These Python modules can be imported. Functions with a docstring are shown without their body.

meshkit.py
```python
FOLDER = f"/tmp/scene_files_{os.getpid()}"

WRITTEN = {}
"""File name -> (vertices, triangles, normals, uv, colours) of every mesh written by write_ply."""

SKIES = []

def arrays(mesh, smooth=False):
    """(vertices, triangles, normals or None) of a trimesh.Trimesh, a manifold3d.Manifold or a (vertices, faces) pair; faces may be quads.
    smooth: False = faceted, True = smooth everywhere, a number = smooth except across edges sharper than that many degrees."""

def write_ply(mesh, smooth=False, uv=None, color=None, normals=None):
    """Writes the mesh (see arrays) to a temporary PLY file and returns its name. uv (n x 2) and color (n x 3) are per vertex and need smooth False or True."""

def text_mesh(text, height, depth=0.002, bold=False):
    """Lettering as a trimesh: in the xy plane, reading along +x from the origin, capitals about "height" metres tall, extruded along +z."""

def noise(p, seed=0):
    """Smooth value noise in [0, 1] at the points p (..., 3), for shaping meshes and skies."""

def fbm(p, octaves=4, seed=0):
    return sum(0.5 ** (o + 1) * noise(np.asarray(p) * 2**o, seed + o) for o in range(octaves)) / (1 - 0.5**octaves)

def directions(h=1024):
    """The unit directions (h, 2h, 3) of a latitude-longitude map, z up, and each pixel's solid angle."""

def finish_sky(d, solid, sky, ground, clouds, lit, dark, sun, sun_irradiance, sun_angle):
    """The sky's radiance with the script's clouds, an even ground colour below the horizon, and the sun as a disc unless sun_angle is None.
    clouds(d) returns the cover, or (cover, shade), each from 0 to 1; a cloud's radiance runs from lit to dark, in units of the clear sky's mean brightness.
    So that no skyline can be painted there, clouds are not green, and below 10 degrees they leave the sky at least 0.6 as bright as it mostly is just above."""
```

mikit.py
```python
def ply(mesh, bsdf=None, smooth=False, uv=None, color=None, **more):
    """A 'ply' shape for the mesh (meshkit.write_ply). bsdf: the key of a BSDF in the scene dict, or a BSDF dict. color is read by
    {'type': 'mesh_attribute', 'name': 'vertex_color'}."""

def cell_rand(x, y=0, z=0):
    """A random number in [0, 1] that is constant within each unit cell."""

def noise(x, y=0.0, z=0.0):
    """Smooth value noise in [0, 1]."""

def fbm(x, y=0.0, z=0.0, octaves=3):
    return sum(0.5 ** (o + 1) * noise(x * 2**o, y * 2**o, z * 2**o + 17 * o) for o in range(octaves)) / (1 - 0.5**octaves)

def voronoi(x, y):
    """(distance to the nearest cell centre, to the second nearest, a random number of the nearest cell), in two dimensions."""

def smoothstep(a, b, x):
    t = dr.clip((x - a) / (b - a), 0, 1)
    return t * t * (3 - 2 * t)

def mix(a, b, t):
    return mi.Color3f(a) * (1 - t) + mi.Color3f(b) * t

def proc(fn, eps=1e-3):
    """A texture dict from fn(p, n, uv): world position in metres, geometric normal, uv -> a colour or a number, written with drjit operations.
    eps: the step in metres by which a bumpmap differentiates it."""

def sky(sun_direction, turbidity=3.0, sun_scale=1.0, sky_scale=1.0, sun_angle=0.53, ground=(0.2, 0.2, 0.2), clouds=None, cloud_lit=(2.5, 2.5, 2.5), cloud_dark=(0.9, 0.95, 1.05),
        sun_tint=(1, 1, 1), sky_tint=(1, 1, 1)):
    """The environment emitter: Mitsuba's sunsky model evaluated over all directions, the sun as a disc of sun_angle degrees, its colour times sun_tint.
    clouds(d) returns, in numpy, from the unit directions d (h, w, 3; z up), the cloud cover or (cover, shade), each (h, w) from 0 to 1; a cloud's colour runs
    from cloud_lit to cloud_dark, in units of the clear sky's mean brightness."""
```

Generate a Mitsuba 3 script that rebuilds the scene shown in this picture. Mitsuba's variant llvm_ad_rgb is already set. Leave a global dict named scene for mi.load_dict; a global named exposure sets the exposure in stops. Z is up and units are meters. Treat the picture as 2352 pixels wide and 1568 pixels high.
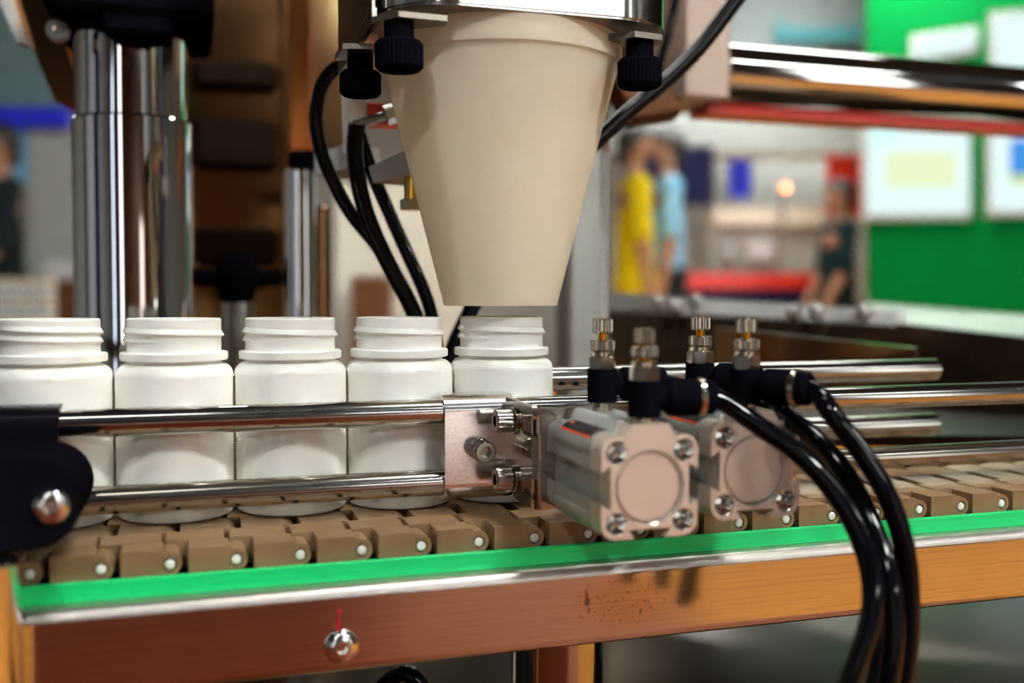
import math, random
import numpy as np, trimesh, mitsuba as mi, mikit, drjit as dr
import manifold3d as m3
from shapely.geometry import Polygon, Point, LineString, box as sbox
from shapely.ops import unary_union
from meshkit import text_mesh

rng = random.Random(7)
T = mi.ScalarTransform4f
scene, labels = {}, {}

# ---------------------------------------------------------------- camera (world: x along the conveyor, y away from it, z up; metres, belt top z = 0)
EYE = np.array([0.06156, -0.420445, 0.10064])
YAW, PITCH, ROLL, FPX = 0.3023, 0.0452, 0.0015, 2333.0
FW = np.array([math.sin(YAW) * math.cos(PITCH), math.cos(YAW) * math.cos(PITCH), -math.sin(PITCH)])
RT = np.cross(FW, [0, 0, 1.0]); RT /= np.linalg.norm(RT)
UP = np.cross(RT, FW)
RT, UP = RT * math.cos(ROLL) + UP * math.sin(ROLL), UP * math.cos(ROLL) - RT * math.sin(ROLL)
scene['camera'] = {'type': 'thinlens', 'to_world': T().look_at(origin=EYE.tolist(), target=(EYE + FW).tolist(), up=UP.tolist()),
                   'fov': math.degrees(2 * math.atan(1176 / FPX)), 'fov_axis': 'x', 'aperture_radius': 0.0043, 'focus_distance': 0.487,
                   'near_clip': 0.01, 'far_clip': 100.0}
exposure = 0.95

# ---------------------------------------------------------------- light: the exhibition hall's ceiling lamps
scene['sky'] = {'type': 'constant', 'radiance': {'type': 'rgb', 'value': [0.02, 0.02, 0.02]}}
LAMP = 15.0


def at(px, py, d=None, y=None):
    """The point (mm) seen at a place of the photograph, at depth d along the view or on the plane y (both mm)."""
    v = FW + RT * (px - 1176) / FPX - UP * (py - 784) / FPX
    return EYE * 1000 + v * ((y - EYE[1] * 1000) / v[1] if d is None else d)


# ---------------------------------------------------------------- materials
def rgb(*c): return {'type': 'rgb', 'value': list(c)}


def mat(name, base, rough=0.5, metal=0.0, two=True, **kw):
    if rough >= 0.6 and not metal: kw.setdefault('specular', 0.08)
    b = {'type': 'principled', 'base_color': base if isinstance(base, dict) else rgb(*base), 'roughness': rough, 'metallic': metal, **kw}
    scene[name] = {'type': 'twosided', 'bsdf': b} if two else b


def brushed(p, n, uv):      # fine lengthwise grain along x
    g = mikit.noise(p.x * 25, p.y * 2500, p.z * 2500)
    return mikit.mix((0.60, 0.57, 0.53), (0.72, 0.69, 0.65), g)


def beam_face(p, n, uv):    # the brushed rail, with a rusty stain and smudges of its own
    g = mikit.noise(p.x * 20, p.y * 2200, p.z * 2200)
    c = mikit.mix((0.62, 0.59, 0.55), (0.74, 0.71, 0.67), g)
    d = dr.sqrt(dr.square((p.x - 0.240) / 0.030) + dr.square((p.z + 0.034) / 0.016))
    blot = mikit.smoothstep(0.66, 0.78, mikit.fbm(p.x * 800, p.z * 800, 3.0, 4)) * 0.8 * mikit.smoothstep(1.0, 0.5, d)
    d2 = dr.sqrt(dr.square((p.x - 0.2235) / 0.0022) + dr.square((p.z + 0.032) / 0.009))
    blot = dr.maximum(blot, mikit.smoothstep(0.50, 0.62, mikit.fbm(p.x * 700, p.z * 500, 9.0, 3)) * mikit.smoothstep(1.0, 0.4, d2))
    tint = mikit.smoothstep(1.0, 0.3, d) * 0.45
    c = mikit.mix(c, (0.72, 0.46, 0.16), tint)
    line = mikit.smoothstep(0.72, 0.8, mikit.noise(p.x * 30, 5.0, p.z * 3000)) * 0.25
    return mikit.mix(c, (0.10, 0.06, 0.04), dr.minimum(blot * 0.85 + line, 1.0))


def chain_colour(p, n, uv):
    g = mikit.fbm(p.x * 60, p.y * 420, p.z * 200, 3)
    s = mikit.smoothstep(0.5, 0.8, mikit.noise(p.x * 45, p.y * 900, 2.0))
    return mikit.mix((0.150, 0.086, 0.040), (0.215, 0.130, 0.066), g * 0.7 + s * 0.3)


def plate_colour(p, n, uv):
    g = mikit.fbm(p.x * 900, p.y * 900, p.z * 900, 3)
    sc = mikit.smoothstep(0.78, 0.86, mikit.noise(p.x * 300, p.y * 300, p.z * 2600)) * 0.35
    return mikit.mix((0.80, 0.76, 0.74), (0.35, 0.31, 0.30), sc + 0.25 * mikit.smoothstep(0.55, 0.75, g))


def floor_colour(p, n, uv):      # hall floor in zones added to tint the steel reflections: dark carpet to the left, pale tiles, then orange boards
    x = p.x + 0.12 * (p.y + 2.6)
    g = mikit.fbm(p.x * 9, p.y * 40, 0.0, 3)
    wood = mikit.mix((0.50, 0.185, 0.035), (0.62, 0.25, 0.055), g)
    tile = mikit.mix((0.27, 0.095, 0.050), (0.31, 0.115, 0.062), g)
    carpet = mikit.mix((0.06, 0.009, 0.002), (0.09, 0.014, 0.0035), g)
    c = mikit.mix(carpet, tile, mikit.smoothstep(0.38, 0.95, x))
    c = mikit.mix(c, wood, mikit.smoothstep(1.34, 1.40, x))
    return mikit.mix(c, mikit.mix((0.42, 0.27, 0.22), (0.48, 0.31, 0.26), g), mikit.smoothstep(-3.6, -4.0, p.y))


def wear_green(p, n, uv):
    g = mikit.noise(p.x * 40, p.y * 3000, p.z * 3000)
    return mikit.mix((0.0, 0.50, 0.125), (0.004, 0.60, 0.16), g)


def wood_wall(p, n, uv):
    g = mikit.fbm(p.x * 3, 1.0, p.z * 24, 3)
    return mikit.mix((0.09, 0.03, 0.008), (0.15, 0.055, 0.016), g)


def table_steel(p, n, uv):
    g = mikit.fbm(p.x * 40, p.y * 700, 0.0, 3)
    sp = mikit.smoothstep(0.80, 0.86, mikit.noise(p.x * 900, p.y * 900, 1.0))
    return mikit.mix((0.042, 0.024, 0.012), (0.090, 0.062, 0.038), g * 0.7 + sp * 0.5)


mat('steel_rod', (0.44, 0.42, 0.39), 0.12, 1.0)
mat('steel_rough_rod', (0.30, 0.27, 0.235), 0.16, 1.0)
mat('steel_brushed', mikit.proc(brushed), 0.14, 1.0, anisotropic=0.3)
mat('steel_beam', mikit.proc(beam_face), 0.125, 1.0)
mat('steel_table', mikit.proc(table_steel), 0.22, 1.0)
mat('steel_plate', mikit.proc(plate_colour), 0.17, 1.0)
mat('steel_lip', (0.52, 0.475, 0.43), 0.40, 1.0)
mat('steel_dark', (0.30, 0.29, 0.28), 0.22, 1.0)
mat('steel_panel', (0.38, 0.19, 0.085), 0.13, 1.0)  # warm brown reflection put into the base colour of the steel
mat('chrome', (0.80, 0.79, 0.78), 0.055, 1.0)
mat('screw_steel', (0.36, 0.34, 0.30), 0.17, 1.0)
mat('steel_flange', (0.42, 0.36, 0.31), 0.10, 1.0)
mat('screw_bright', (0.78, 0.76, 0.73), 0.16, 1.0)
mat('nickel', (0.56, 0.49, 0.39), 0.16, 1.0)
mat('brass', (0.85, 0.50, 0.08), 0.22, 1.0)
mat('anodised', (0.34, 0.35, 0.32), 0.40, 0.5)
mat('anodised_face', (0.70, 0.60, 0.52), 0.38, 0.75)
mat('bore_chrome', (0.75, 0.76, 0.74), 0.14, 1.0)
mat('lit_flank_white', (0.60, 0.62, 0.60), 0.45, 0.2)
mat('label_black', (0.015, 0.012, 0.013), 0.7, specular=0.08)
mat('label_red', (0.62, 0.055, 0.012), 0.5)
mat('label_orange', (0.65, 0.14, 0.04), 0.5)
scene['black_plastic'] = {'type': 'twosided', 'bsdf': {'type': 'diffuse', 'reflectance': rgb(0.0022, 0.0022, 0.0034)}}
mat('end_plate_steel', (0.40, 0.285, 0.235), 0.5, 0.5)
mat('shelf_reflected_green', (0.36, 0.45, 0.36), 0.5)
mat('soffit_grey', (0.40, 0.42, 0.39), 0.7)
mat('sign_grey', (0.25, 0.29, 0.29), 0.7)
mat('black_gloss', (0.002, 0.002, 0.003), 0.14, specular=0.2)
mat('black_rubber', (0.0012, 0.0014, 0.002), 0.09, specular=0.16)
mat('white_plastic', (0.88, 0.872, 0.80), 0.20, specular=0.5)
mat('pin_plastic', (0.72, 0.75, 0.71), 0.40)
mat('chain_plastic', mikit.proc(chain_colour), 0.42, specular=0.4)
mat('green_plastic', mikit.proc(wear_green), 0.36, specular=0.4)
scene['hopper_plastic'] = {'type': 'principledthin', 'base_color': rgb(0.965, 0.905, 0.785), 'roughness': 0.32, 'diff_trans': 1.3, 'spec_trans': 0.0, 'eta': 1.4}
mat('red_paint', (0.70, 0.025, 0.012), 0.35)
mat('red_mark', (0.45, 0.01, 0.02), 0.6)
mat('floor_paint', mikit.proc(floor_colour), 0.85, specular=0.05)
mat('wood_panel', mikit.proc(wood_wall), 0.45)
mat('wall_grey', (0.42, 0.43, 0.40), 0.7)
mat('wall_white', (0.74, 0.76, 0.74), 0.6)
mat('ceiling_dark', (0.03, 0.03, 0.03), 0.8)
mat('green_wall', (0.0, 0.17, 0.034), 0.8, specular=0.05)
mat('navy', (0.006, 0.006, 0.03), 0.6)
mat('blue_paint', (0.02, 0.03, 0.75), 0.5)
mat('blue_cloth', (0.28, 0.60, 0.88), 0.8)
mat('yellow_cloth', (0.80, 0.62, 0.01), 0.8)
mat('dark_cloth', (0.012, 0.018, 0.020), 0.8)
mat('teal_cloth', (0.004, 0.018, 0.019), 0.8)
mat('skin', (0.40, 0.20, 0.12), 0.55)
mat('hair', (0.01, 0.008, 0.007), 0.5)
mat('teal_paint', (0.05, 0.32, 0.36), 0.6)
mat('cream_paint', (0.80, 0.74, 0.60), 0.6)
mat('machine_grey', (0.30, 0.29, 0.24), 0.5)
mat('brown_paint', (0.12, 0.045, 0.018), 0.6)
mat('dark_brown', (0.007, 0.003, 0.0015), 0.7, specular=0.03)
mat('tab_steel', (0.28, 0.24, 0.20), 0.34, 1.0)
mat('shutter_teal', (0.20, 0.31, 0.31), 0.6)
mat('pale_grey', (0.62, 0.62, 0.60), 0.5)


# ---------------------------------------------------------------- mesh helpers (millimetres)
def add(key, mesh, m, smooth=False, to=None, **more):
    if hasattr(mesh, 'to_mesh'):
        g = mesh.to_mesh(); mesh = trimesh.Trimesh(np.array(g.vert_properties[:, :3], float), np.array(g.tri_verts), process=False)
    if isinstance(mesh, (list, tuple)): mesh = trimesh.util.concatenate(list(mesh))
    mesh = mesh.copy(); mesh.apply_scale(0.001)
    d = mikit.ply(mesh, m, smooth=smooth, **more)
    if to is not None: d['to_world'] = to
    scene[key] = d
    return d


def thing(key, label, cat=None, group=None, kind=None):
    labels[key] = {'label': label}
    if cat: labels[key]['category'] = cat
    if group: labels[key]['group'] = group
    if kind: labels[key]['kind'] = kind
    return key


def num(name, i): return name if i == 0 else f'{name}_{i:03d}'


def mv(x=0, y=0, z=0): return T().translate([x / 1000, y / 1000, z / 1000])


def xf(mesh, m):
    mesh = mesh.copy(); mesh.apply_transform(m); return mesh


def tr(mesh, x=0, y=0, z=0): return xf(mesh, trimesh.transformations.translation_matrix([x, y, z]))


def rot(mesh, deg, axis, p=(0, 0, 0)): return xf(mesh, trimesh.transformations.rotation_matrix(math.radians(deg), axis, p))


def hull(points): return trimesh.Trimesh(np.asarray(points, float)).convex_hull if False else trimesh.convex.convex_hull(np.asarray(points, float))


def cbox(x0, x1, y0, y1, z0, z1, c=0.5):
    """A box with chamfered edges."""
    c = min(c, 0.49 * min(x1 - x0, y1 - y0, z1 - z0)); pts = []
    for x, sx in ((x0, 1), (x1, -1)):
        for y, sy in ((y0, 1), (y1, -1)):
            for z, sz in ((z0, 1), (z1, -1)):
                pts += [(x, y + sy * c, z + sz * c), (x + sx * c, y, z + sz * c), (x + sx * c, y + sy * c, z)]
    return hull(pts)


def sphere_hull(spheres, n=16):
    pts = []
    for (x, y, z, r) in spheres:
        s = trimesh.creation.uv_sphere(r, count=[n, 2 * n]).vertices
        pts.append(s + [x, y, z])
    return hull(np.vstack(pts))


def lathe(profile, n=96, a0=0.0):
    """Surface of revolution about z of (r, z) points, outer side listed upwards."""
    p = np.asarray(profile, float); k = len(p)
    a = np.arange(n) * 2 * np.pi / n + a0
    v = np.stack([p[:, 0][None] * np.cos(a)[:, None], p[:, 0][None] * np.sin(a)[:, None], np.broadcast_to(p[:, 1], (n, k))], -1).reshape(-1, 3)
    i, j = np.meshgrid(np.arange(n), np.arange(k - 1), indexing='ij')
    q = np.stack([i * k + j, ((i + 1) % n) * k + j, ((i + 1) % n) * k + j + 1, i * k + j + 1], -1).reshape(-1, 4)
    m = trimesh.Trimesh(v, np.vstack([q[:, [0, 1, 2]], q[:, [0, 2, 3]]]), process=False)
    m.merge_vertices(); m.update_faces(m.nondegenerate_faces()); m.remove_unreferenced_vertices()
    return m


def cyl(r, z0, z1, n=48, c=0.0):
    c = min(c, r * .9, (z1 - z0) * .45)
    pr = [(0, z0), (r - c, z0), (r, z0 + c), (r, z1 - c), (r - c, z1), (0, z1)] if c else [(0, z0), (r, z0), (r, z1), (0, z1)]
    return lathe(pr, n)


def along_x(mesh): return rot(mesh, 90, [0, 1, 0])       # z -> x


def toward(mesh): return rot(mesh, 90, [1, 0, 0])         # z -> -y


def away(mesh): return rot(mesh, -90, [1, 0, 0])          # z -> +y


def extrude(poly, h, c=0.0):
    """Polygon (a, b) extruded along the third axis from 0 to h, with stepped bevels of c at the ends."""
    def ex(p, hh): return trimesh.util.concatenate([trimesh.creation.extrude_polygon(g, hh, engine='earcut') for g in getattr(p, 'geoms', [p])])
    if not c: return ex(poly, h)
    return trimesh.util.concatenate([tr(ex(poly, h - 2 * c), z=c), tr(ex(poly.buffer(-c * .6), h))])


def xz(mesh, y):       # a mesh drawn in (x, z) and extruded in +third -> placed from y backwards (+y)
    m = mesh.copy(); v = m.vertices.copy()
    m.vertices = np.stack([v[:, 0], y + v[:, 2], v[:, 1]], -1); m.invert(); return m


def yz(mesh, x):       # a mesh drawn in (y, z), extruded along +x
    m = mesh.copy(); v = m.vertices.copy()
    m.vertices = np.stack([x + v[:, 2], v[:, 0], v[:, 1]], -1); return m


def spline(pts, n=12):
    p = np.asarray(pts, float)
    q = np.vstack([2 * p[0] - p[1], p, 2 * p[-1] - p[-2]]); out = []
    for i in range(1, len(q) - 2):
        t = np.linspace(0, 1, n, endpoint=False)[:, None]
        a, b, c, d = q[i - 1], q[i], q[i + 1], q[i + 2]
        out.append(0.5 * (2 * b + (c - a) * t + (2 * a - 5 * b + 4 * c - d) * t ** 2 + (3 * b - a - 3 * c + d) * t ** 3))
    return np.vstack(out + [p[-1:]])


def tube(path, r, sides=20):
    p = np.asarray(path, float); t = np.gradient(p, axis=0); t /= np.linalg.norm(t, axis=1, keepdims=True)
    a = np.cross(t[0], [0.3, 0.2, 0.93]); a /= np.linalg.norm(a); A = []
    for k in range(len(p)):
        a = a - t[k] * (a @ t[k]); a /= np.linalg.norm(a); A.append(a)
    A = np.array(A); Bv = np.cross(t, A); ang = np.arange(sides) * 2 * np.pi / sides
    r = np.broadcast_to(r, (len(p),))
    v = p[:, None] + r[:, None, None] * (np.cos(ang)[None, :, None] * A[:, None] + np.sin(ang)[None, :, None] * Bv[:, None])
    n = len(p); i, j = np.meshgrid(np.arange(n - 1), np.arange(sides), indexing='ij')
    q = np.stack([i * sides + j, i * sides + (j + 1) % sides, (i + 1) * sides + (j + 1) % sides, (i + 1) * sides + j], -1).reshape(-1, 4)
    f = np.vstack([q[:, [0, 1, 2]], q[:, [0, 2, 3]]]); V = v.reshape(-1, 3)
    k0, k1 = len(V), len(V) + 1
    V = np.vstack([V, p[:1], p[-1:]]); s = np.arange(sides)
    f = np.vstack([f, np.stack([np.full(sides, k0), (s + 1) % sides, s], -1), np.stack([np.full(sides, k1), (n - 1) * sides + s, (n - 1) * sides + (s + 1) % sides], -1)])
    return trimesh.Trimesh(V, f, process=False)


def knurl(r, z0, z1, teeth=36, depth=0.35, c=0.5):
    """A knurled knob: a toothed prism with bevelled rims."""
    a = np.arange(teeth * 4) * 2 * np.pi / (teeth * 4)
    rr = np.where((np.arange(teeth * 4) % 4) < 2, r, r - depth)
    P = lambda s: np.stack([(rr - s) * np.cos(a), (rr - s) * np.sin(a)], -1)
    rings = [(c, z0), (0, z0 + c), (0, z1 - c), (c, z1)]; V = []
    for s, z in rings: V.append(np.hstack([P(s), np.full((len(a), 1), z)]))
    n = len(a); V = np.vstack(V + [[[0, 0, z0]], [[0, 0, z1]]]); F = []
    i = np.arange(n); j = (i + 1) % n
    for k in range(3):
        F += [np.stack([k * n + i, k * n + j, (k + 1) * n + j], -1), np.stack([k * n + i, (k + 1) * n + j, (k + 1) * n + i], -1)]
    F += [np.stack([np.full(n, 4 * n), j, i], -1), np.stack([np.full(n, 4 * n + 1), 3 * n + i, 3 * n + j], -1)]
    return trimesh.Trimesh(V, np.vstack(F), process=False)


def tomesh(man):
    g = man.to_mesh(); return trimesh.Trimesh(np.array(g.vert_properties[:, :3], float), np.array(g.tri_verts), process=False)


def toman(mesh):
    m = mesh.copy(); m.merge_vertices()
    return m3.Manifold(m3.Mesh(np.asarray(m.vertices, np.float32), np.asarray(m.faces, np.uint32)))


def hexprism(af, z0, z1, a0=0.0, c=0.6):
    """A hexagonal nut with its corners turned off."""
    R = af / math.sqrt(3)
    h = m3.Manifold.cylinder(z1 - z0, R, R, 6).rotate([0, 0, a0]).translate([0, 0, z0])
    k = toman(lathe([(0, z0 - .01), (af / 2, z0 - .01), (R + .1, z0 + c), (R + .1, z1 - c), (af / 2, z1 + .01), (0, z1 + .01)], 64))
    return tomesh(h ^ k)


def cap_screw(r, length, sock, teeth=40):
    """Socket head along +z: base at 0, hexagonal socket at the top."""
    body = toman(knurl(r, 0, length, teeth, 0.14, 0.55))
    s = m3.Manifold.cylinder(length * .6, sock / math.sqrt(3), sock / math.sqrt(3), 6).translate([0, 0, length * .5])
    return tomesh(body - s)


def button_screw(r, h, sock):
    pr = [(0, 0), (r, 0), (r, h * .12)] + [(r * math.cos(t) ** .8, h * (.12 + .88 * math.sin(t))) for t in np.linspace(.12, 1.15, 9)]
    pr += [(0, pr[-1][1])]
    s = m3.Manifold.cylinder(h, sock / math.sqrt(3), sock / math.sqrt(3), 6).translate([0, 0, h * .35])
    return tomesh(toman(lathe(pr, 64)) - s)


def slab(corners, thick):
    """A flat panel from its four front corners (any order round it), given thickness away from the camera."""
    c = np.asarray(corners, float); n = np.cross(c[1] - c[0], c[2] - c[0]); n /= np.linalg.norm(n)
    if n @ (c.mean(0) - EYE * 1000) < 0: n = -n
    return hull(np.vstack([c, c + n * thick]))


# ---------------------------------------------------------------- the hall
def struct(key, mesh, m, label):
    add(key, mesh, m); thing(key, label, kind='structure')


struct('floor', cbox(-7000, 14000, -12000, 15000, -800, -750, 1), 'floor_paint', 'hall floor with orange, pale and dark zones added to tint the steel reflections')
struct('ceiling', cbox(-7000, 14000, -12000, 15000, 3200, 3260, 1), 'ceiling_dark', 'dark ceiling of the hall')
struct('wall_back', cbox(-7000, 14000, 11000, 11100, -750, 3200, 1), 'wall_grey', 'pale grey far wall of the hall')
struct('wall_left', cbox(-7100, -7000, -12000, 15000, -750, 3200, 1), 'wall_grey', 'grey wall of the hall on the left')
struct('wall_right', cbox(14000, 14100, -12000, 15000, -750, 3200, 1), 'wall_grey', 'grey wall of the hall on the right')
struct('wall_front', cbox(-7000, 14000, -12100, -12000, -750, 3200, 1), 'wood_panel', 'brown wooden wall of the hall behind the viewer')
k = 0
for (x, y, w, d, s) in [(850, -620, 420, 420, 3.0), (-500, -1500, 1200, 120, .9), (2500, -2300, 1500, 120, 1.6), (1700, 1300, 1200, 300, .5), (2750, -7400, 2700, 800, 1.5),
                        (3600, 4300, 1600, 500, 1.4), (5200, 6800, 1600, 500, 1.6), (-2600, 6200, 1600, 500, .8), (3300, 6000, 1600, 500, 1), (200, 1900, 1200, 300, 1.2)]:
    q = num('ceiling_lamp', k); k += 1
    L = thing(q, 'flat white ceiling lamp of the hall', 'lamp', 'ceiling lamps of the hall')
    z = 2400
    add(q + '__housing', cbox(x - w / 2 - 15, x + w / 2 + 15, y - d / 2 - 15, y + d / 2 + 15, z + 4, z + 50, 3), 'pale_grey')
    add(q + '__rod', cyl(8, z + 50, 3200, 12), 'pale_grey', to=mv(x, y, 0))
    add(q + '__diffuser', cbox(x - w / 2, x + w / 2, y - d / 2, y + d / 2, z, z + 4, 0.5), 'pale_grey')
    scene[q + '__diffuser']['emitter'] = {'type': 'area', 'radiance': rgb(LAMP * s * .97, LAMP * s, LAMP * s * .96)}


for k, (x, y, z, r, L, tx, tz) in enumerate([(-900, -2000, 1500, 90, 130, 100, 0), (900, -1900, 1750, 90, 640, 200, 0), (3000, -1500, 1500, 90, 150, 300, 0)]):
    q = thing(num('spot_lamp', k), 'round white spot lamp hanging before the machine', 'lamp', 'spot lamps before the machine')
    v = np.array([tx - x, 60 - y, tz - z], float); v /= np.linalg.norm(v)
    M = trimesh.geometry.align_vectors([0, 0, 1], v); M[:3, 3] = (x, y, z)
    add(q + '__lens', xf(cyl(r, 0, 6, 40), M), 'pale_grey')
    scene[q + '__lens']['emitter'] = {'type': 'area', 'radiance': rgb(L * .97, L, L * .97)}
    add(q + '__housing', xf(lathe([(0, -160), (r * .7, -160), (r + 14, -20), (r + 14, 14), (r + 4, 14), (r + 4, -2), (0, -2)], 40), M), 'black_plastic', smooth=30)
    add(q + '__stem', tr(cyl(10, z + 60, 3200, 16), x - v[0] * 90, y - v[1] * 90, 0), 'pale_grey', smooth=30)

for k, (x, w, y, z0, z1, e) in enumerate([(-3600, 900, -4600, -500, 1500, (1.3, 1.5, 1.9)), (-1750, 420, -4200, -700, 1900, (1.7, 1.7, 1.6)), (1450, 700, -4800, -700, 500, (.8, .68, .64)), (4000, 2600, -4300, -100, 1900, (2.1, 2.2, 2.1)),
                                          (5200, 1200, -2600, -500, 1600, (1.5, 1.9, 1.6)), (-5200, 1200, -1600, -500, 1800, (1.2, 1.3, 1.6)), (-4300, 500, 900, -600, 1500, (1.6, 1.6, 1.3))]):
    q = thing(num('added_glow_panel', k), 'added glowing panel behind the viewer that brightens the metal reflections', 'light panel', 'added glowing panels')  # unseen glowing panels, added for bright bands in chrome and rods
    add(q + '__face', tr(rot(cbox(-w / 2, w / 2, 0, 20, z0, z1, 2), -math.degrees(math.atan2(x - 100, -y)) if y < 0 else 75, [0, 0, 1]), x, y, 0), 'pale_grey')
    scene[q + '__face']['emitter'] = {'type': 'area', 'radiance': rgb(*e)}
    add(q + '__frame', tr(rot(cbox(-w / 2 - 20, w / 2 + 20, -40, -2, -750, z1 + 20, 2), -math.degrees(math.atan2(x - 100, -y)) if y < 0 else 75, [0, 0, 1]), x, y, 0), 'navy')
# ---------------------------------------------------------------- conveyor: frame rail, chain, wear strip, guide rails
def rrect(x0, x1, z0, z1, r): return sbox(x0 + r, z0 + r, x1 - r, z1 - r).buffer(r, quad_segs=8)


t = thing('conveyor_rail', 'long brushed steel side rail of the conveyor below the green strip', 'rail')
prof = rrect(-12.5, 20, -53, -17.2, 5.0)
add(t + '__beam', yz(extrude(prof.intersection(sbox(-20, -60, 30, -21.6)), 1400), -400), 'steel_beam', smooth=35)
add(t + '__bent_lip', yz(extrude(prof.intersection(sbox(-20, -21.55, 30, 0)), 1400), -400), 'steel_lip', smooth=35)
add(t + '__screw', tr(toward(button_screw(7.0, 4.2, 4.2)), 116.5, -12.4, -41.5), 'screw_bright', smooth=30)
labels[t + '__screw'] = {'label': 'domed steel socket screw'}
add(t + '__paint_mark', [xz(extrude(Polygon([(114.9, -26.0), (116.4, -26.0), (116.2, -28.2), (115.1, -28.4)]), 0.12), -12.62),
                         xz(extrude(Polygon([(114.8, -30.6), (116.0, -30.4), (116.2, -35.2), (115.0, -35.2)]), 0.12), -12.62),
                         xz(extrude(Polygon([(115.3, -28.2), (115.9, -28.2), (115.8, -30.6), (115.2, -30.6)]), 0.08), -12.58)], 'red_mark')
labels[t + '__paint_mark'] = {'label': 'red paint mark above the screw'}

t = thing('wear_strip', 'bright green plastic strip along the front edge of the conveyor chain', 'plastic strip')
add(t, yz(extrude(rrect(-4.2, -1.0, -17.2, -9.6, 0.5), 1400), -400), 'green_plastic', smooth=35)

Pch = 25.4
BANDS = [(0, 14), (14.35, 31), (31.35, 53), (53.35, 72), (72.35, 90), (90.35, 108), (108.35, 126), (126.35, 140)]


def link_mesh():
    parts = []
    for b, (y0, y1) in enumerate(BANDS):
        if b % 2 == 0:
            body = sbox(-Pch + (7.0 if b == 0 else 3.5) + .35, -11.6, -3.0, -0.35).buffer(0.35)
            lobe = Point(-0.2, -5.9).buffer(4.7, quad_segs=10) if b == 0 else Point(-3.2, -5.6).buffer(5.2, quad_segs=10)
            poly = unary_union([body, lobe])
            if b == 0:
                front = poly.difference(Point(0, -6).buffer(2.75, quad_segs=10))
                parts += [xz(extrude(front, 1.4), y0), xz(extrude(poly, y1 - y0 - 1.4), y0 + 1.4)]
                continue
        else:
            poly = sbox(-Pch - 1.4, -10.5, -4.9, -0.8).buffer(0.8, quad_segs=4)
        parts.append(xz(extrude(poly, y1 - y0), y0))
    return trimesh.util.concatenate(parts)


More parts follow.
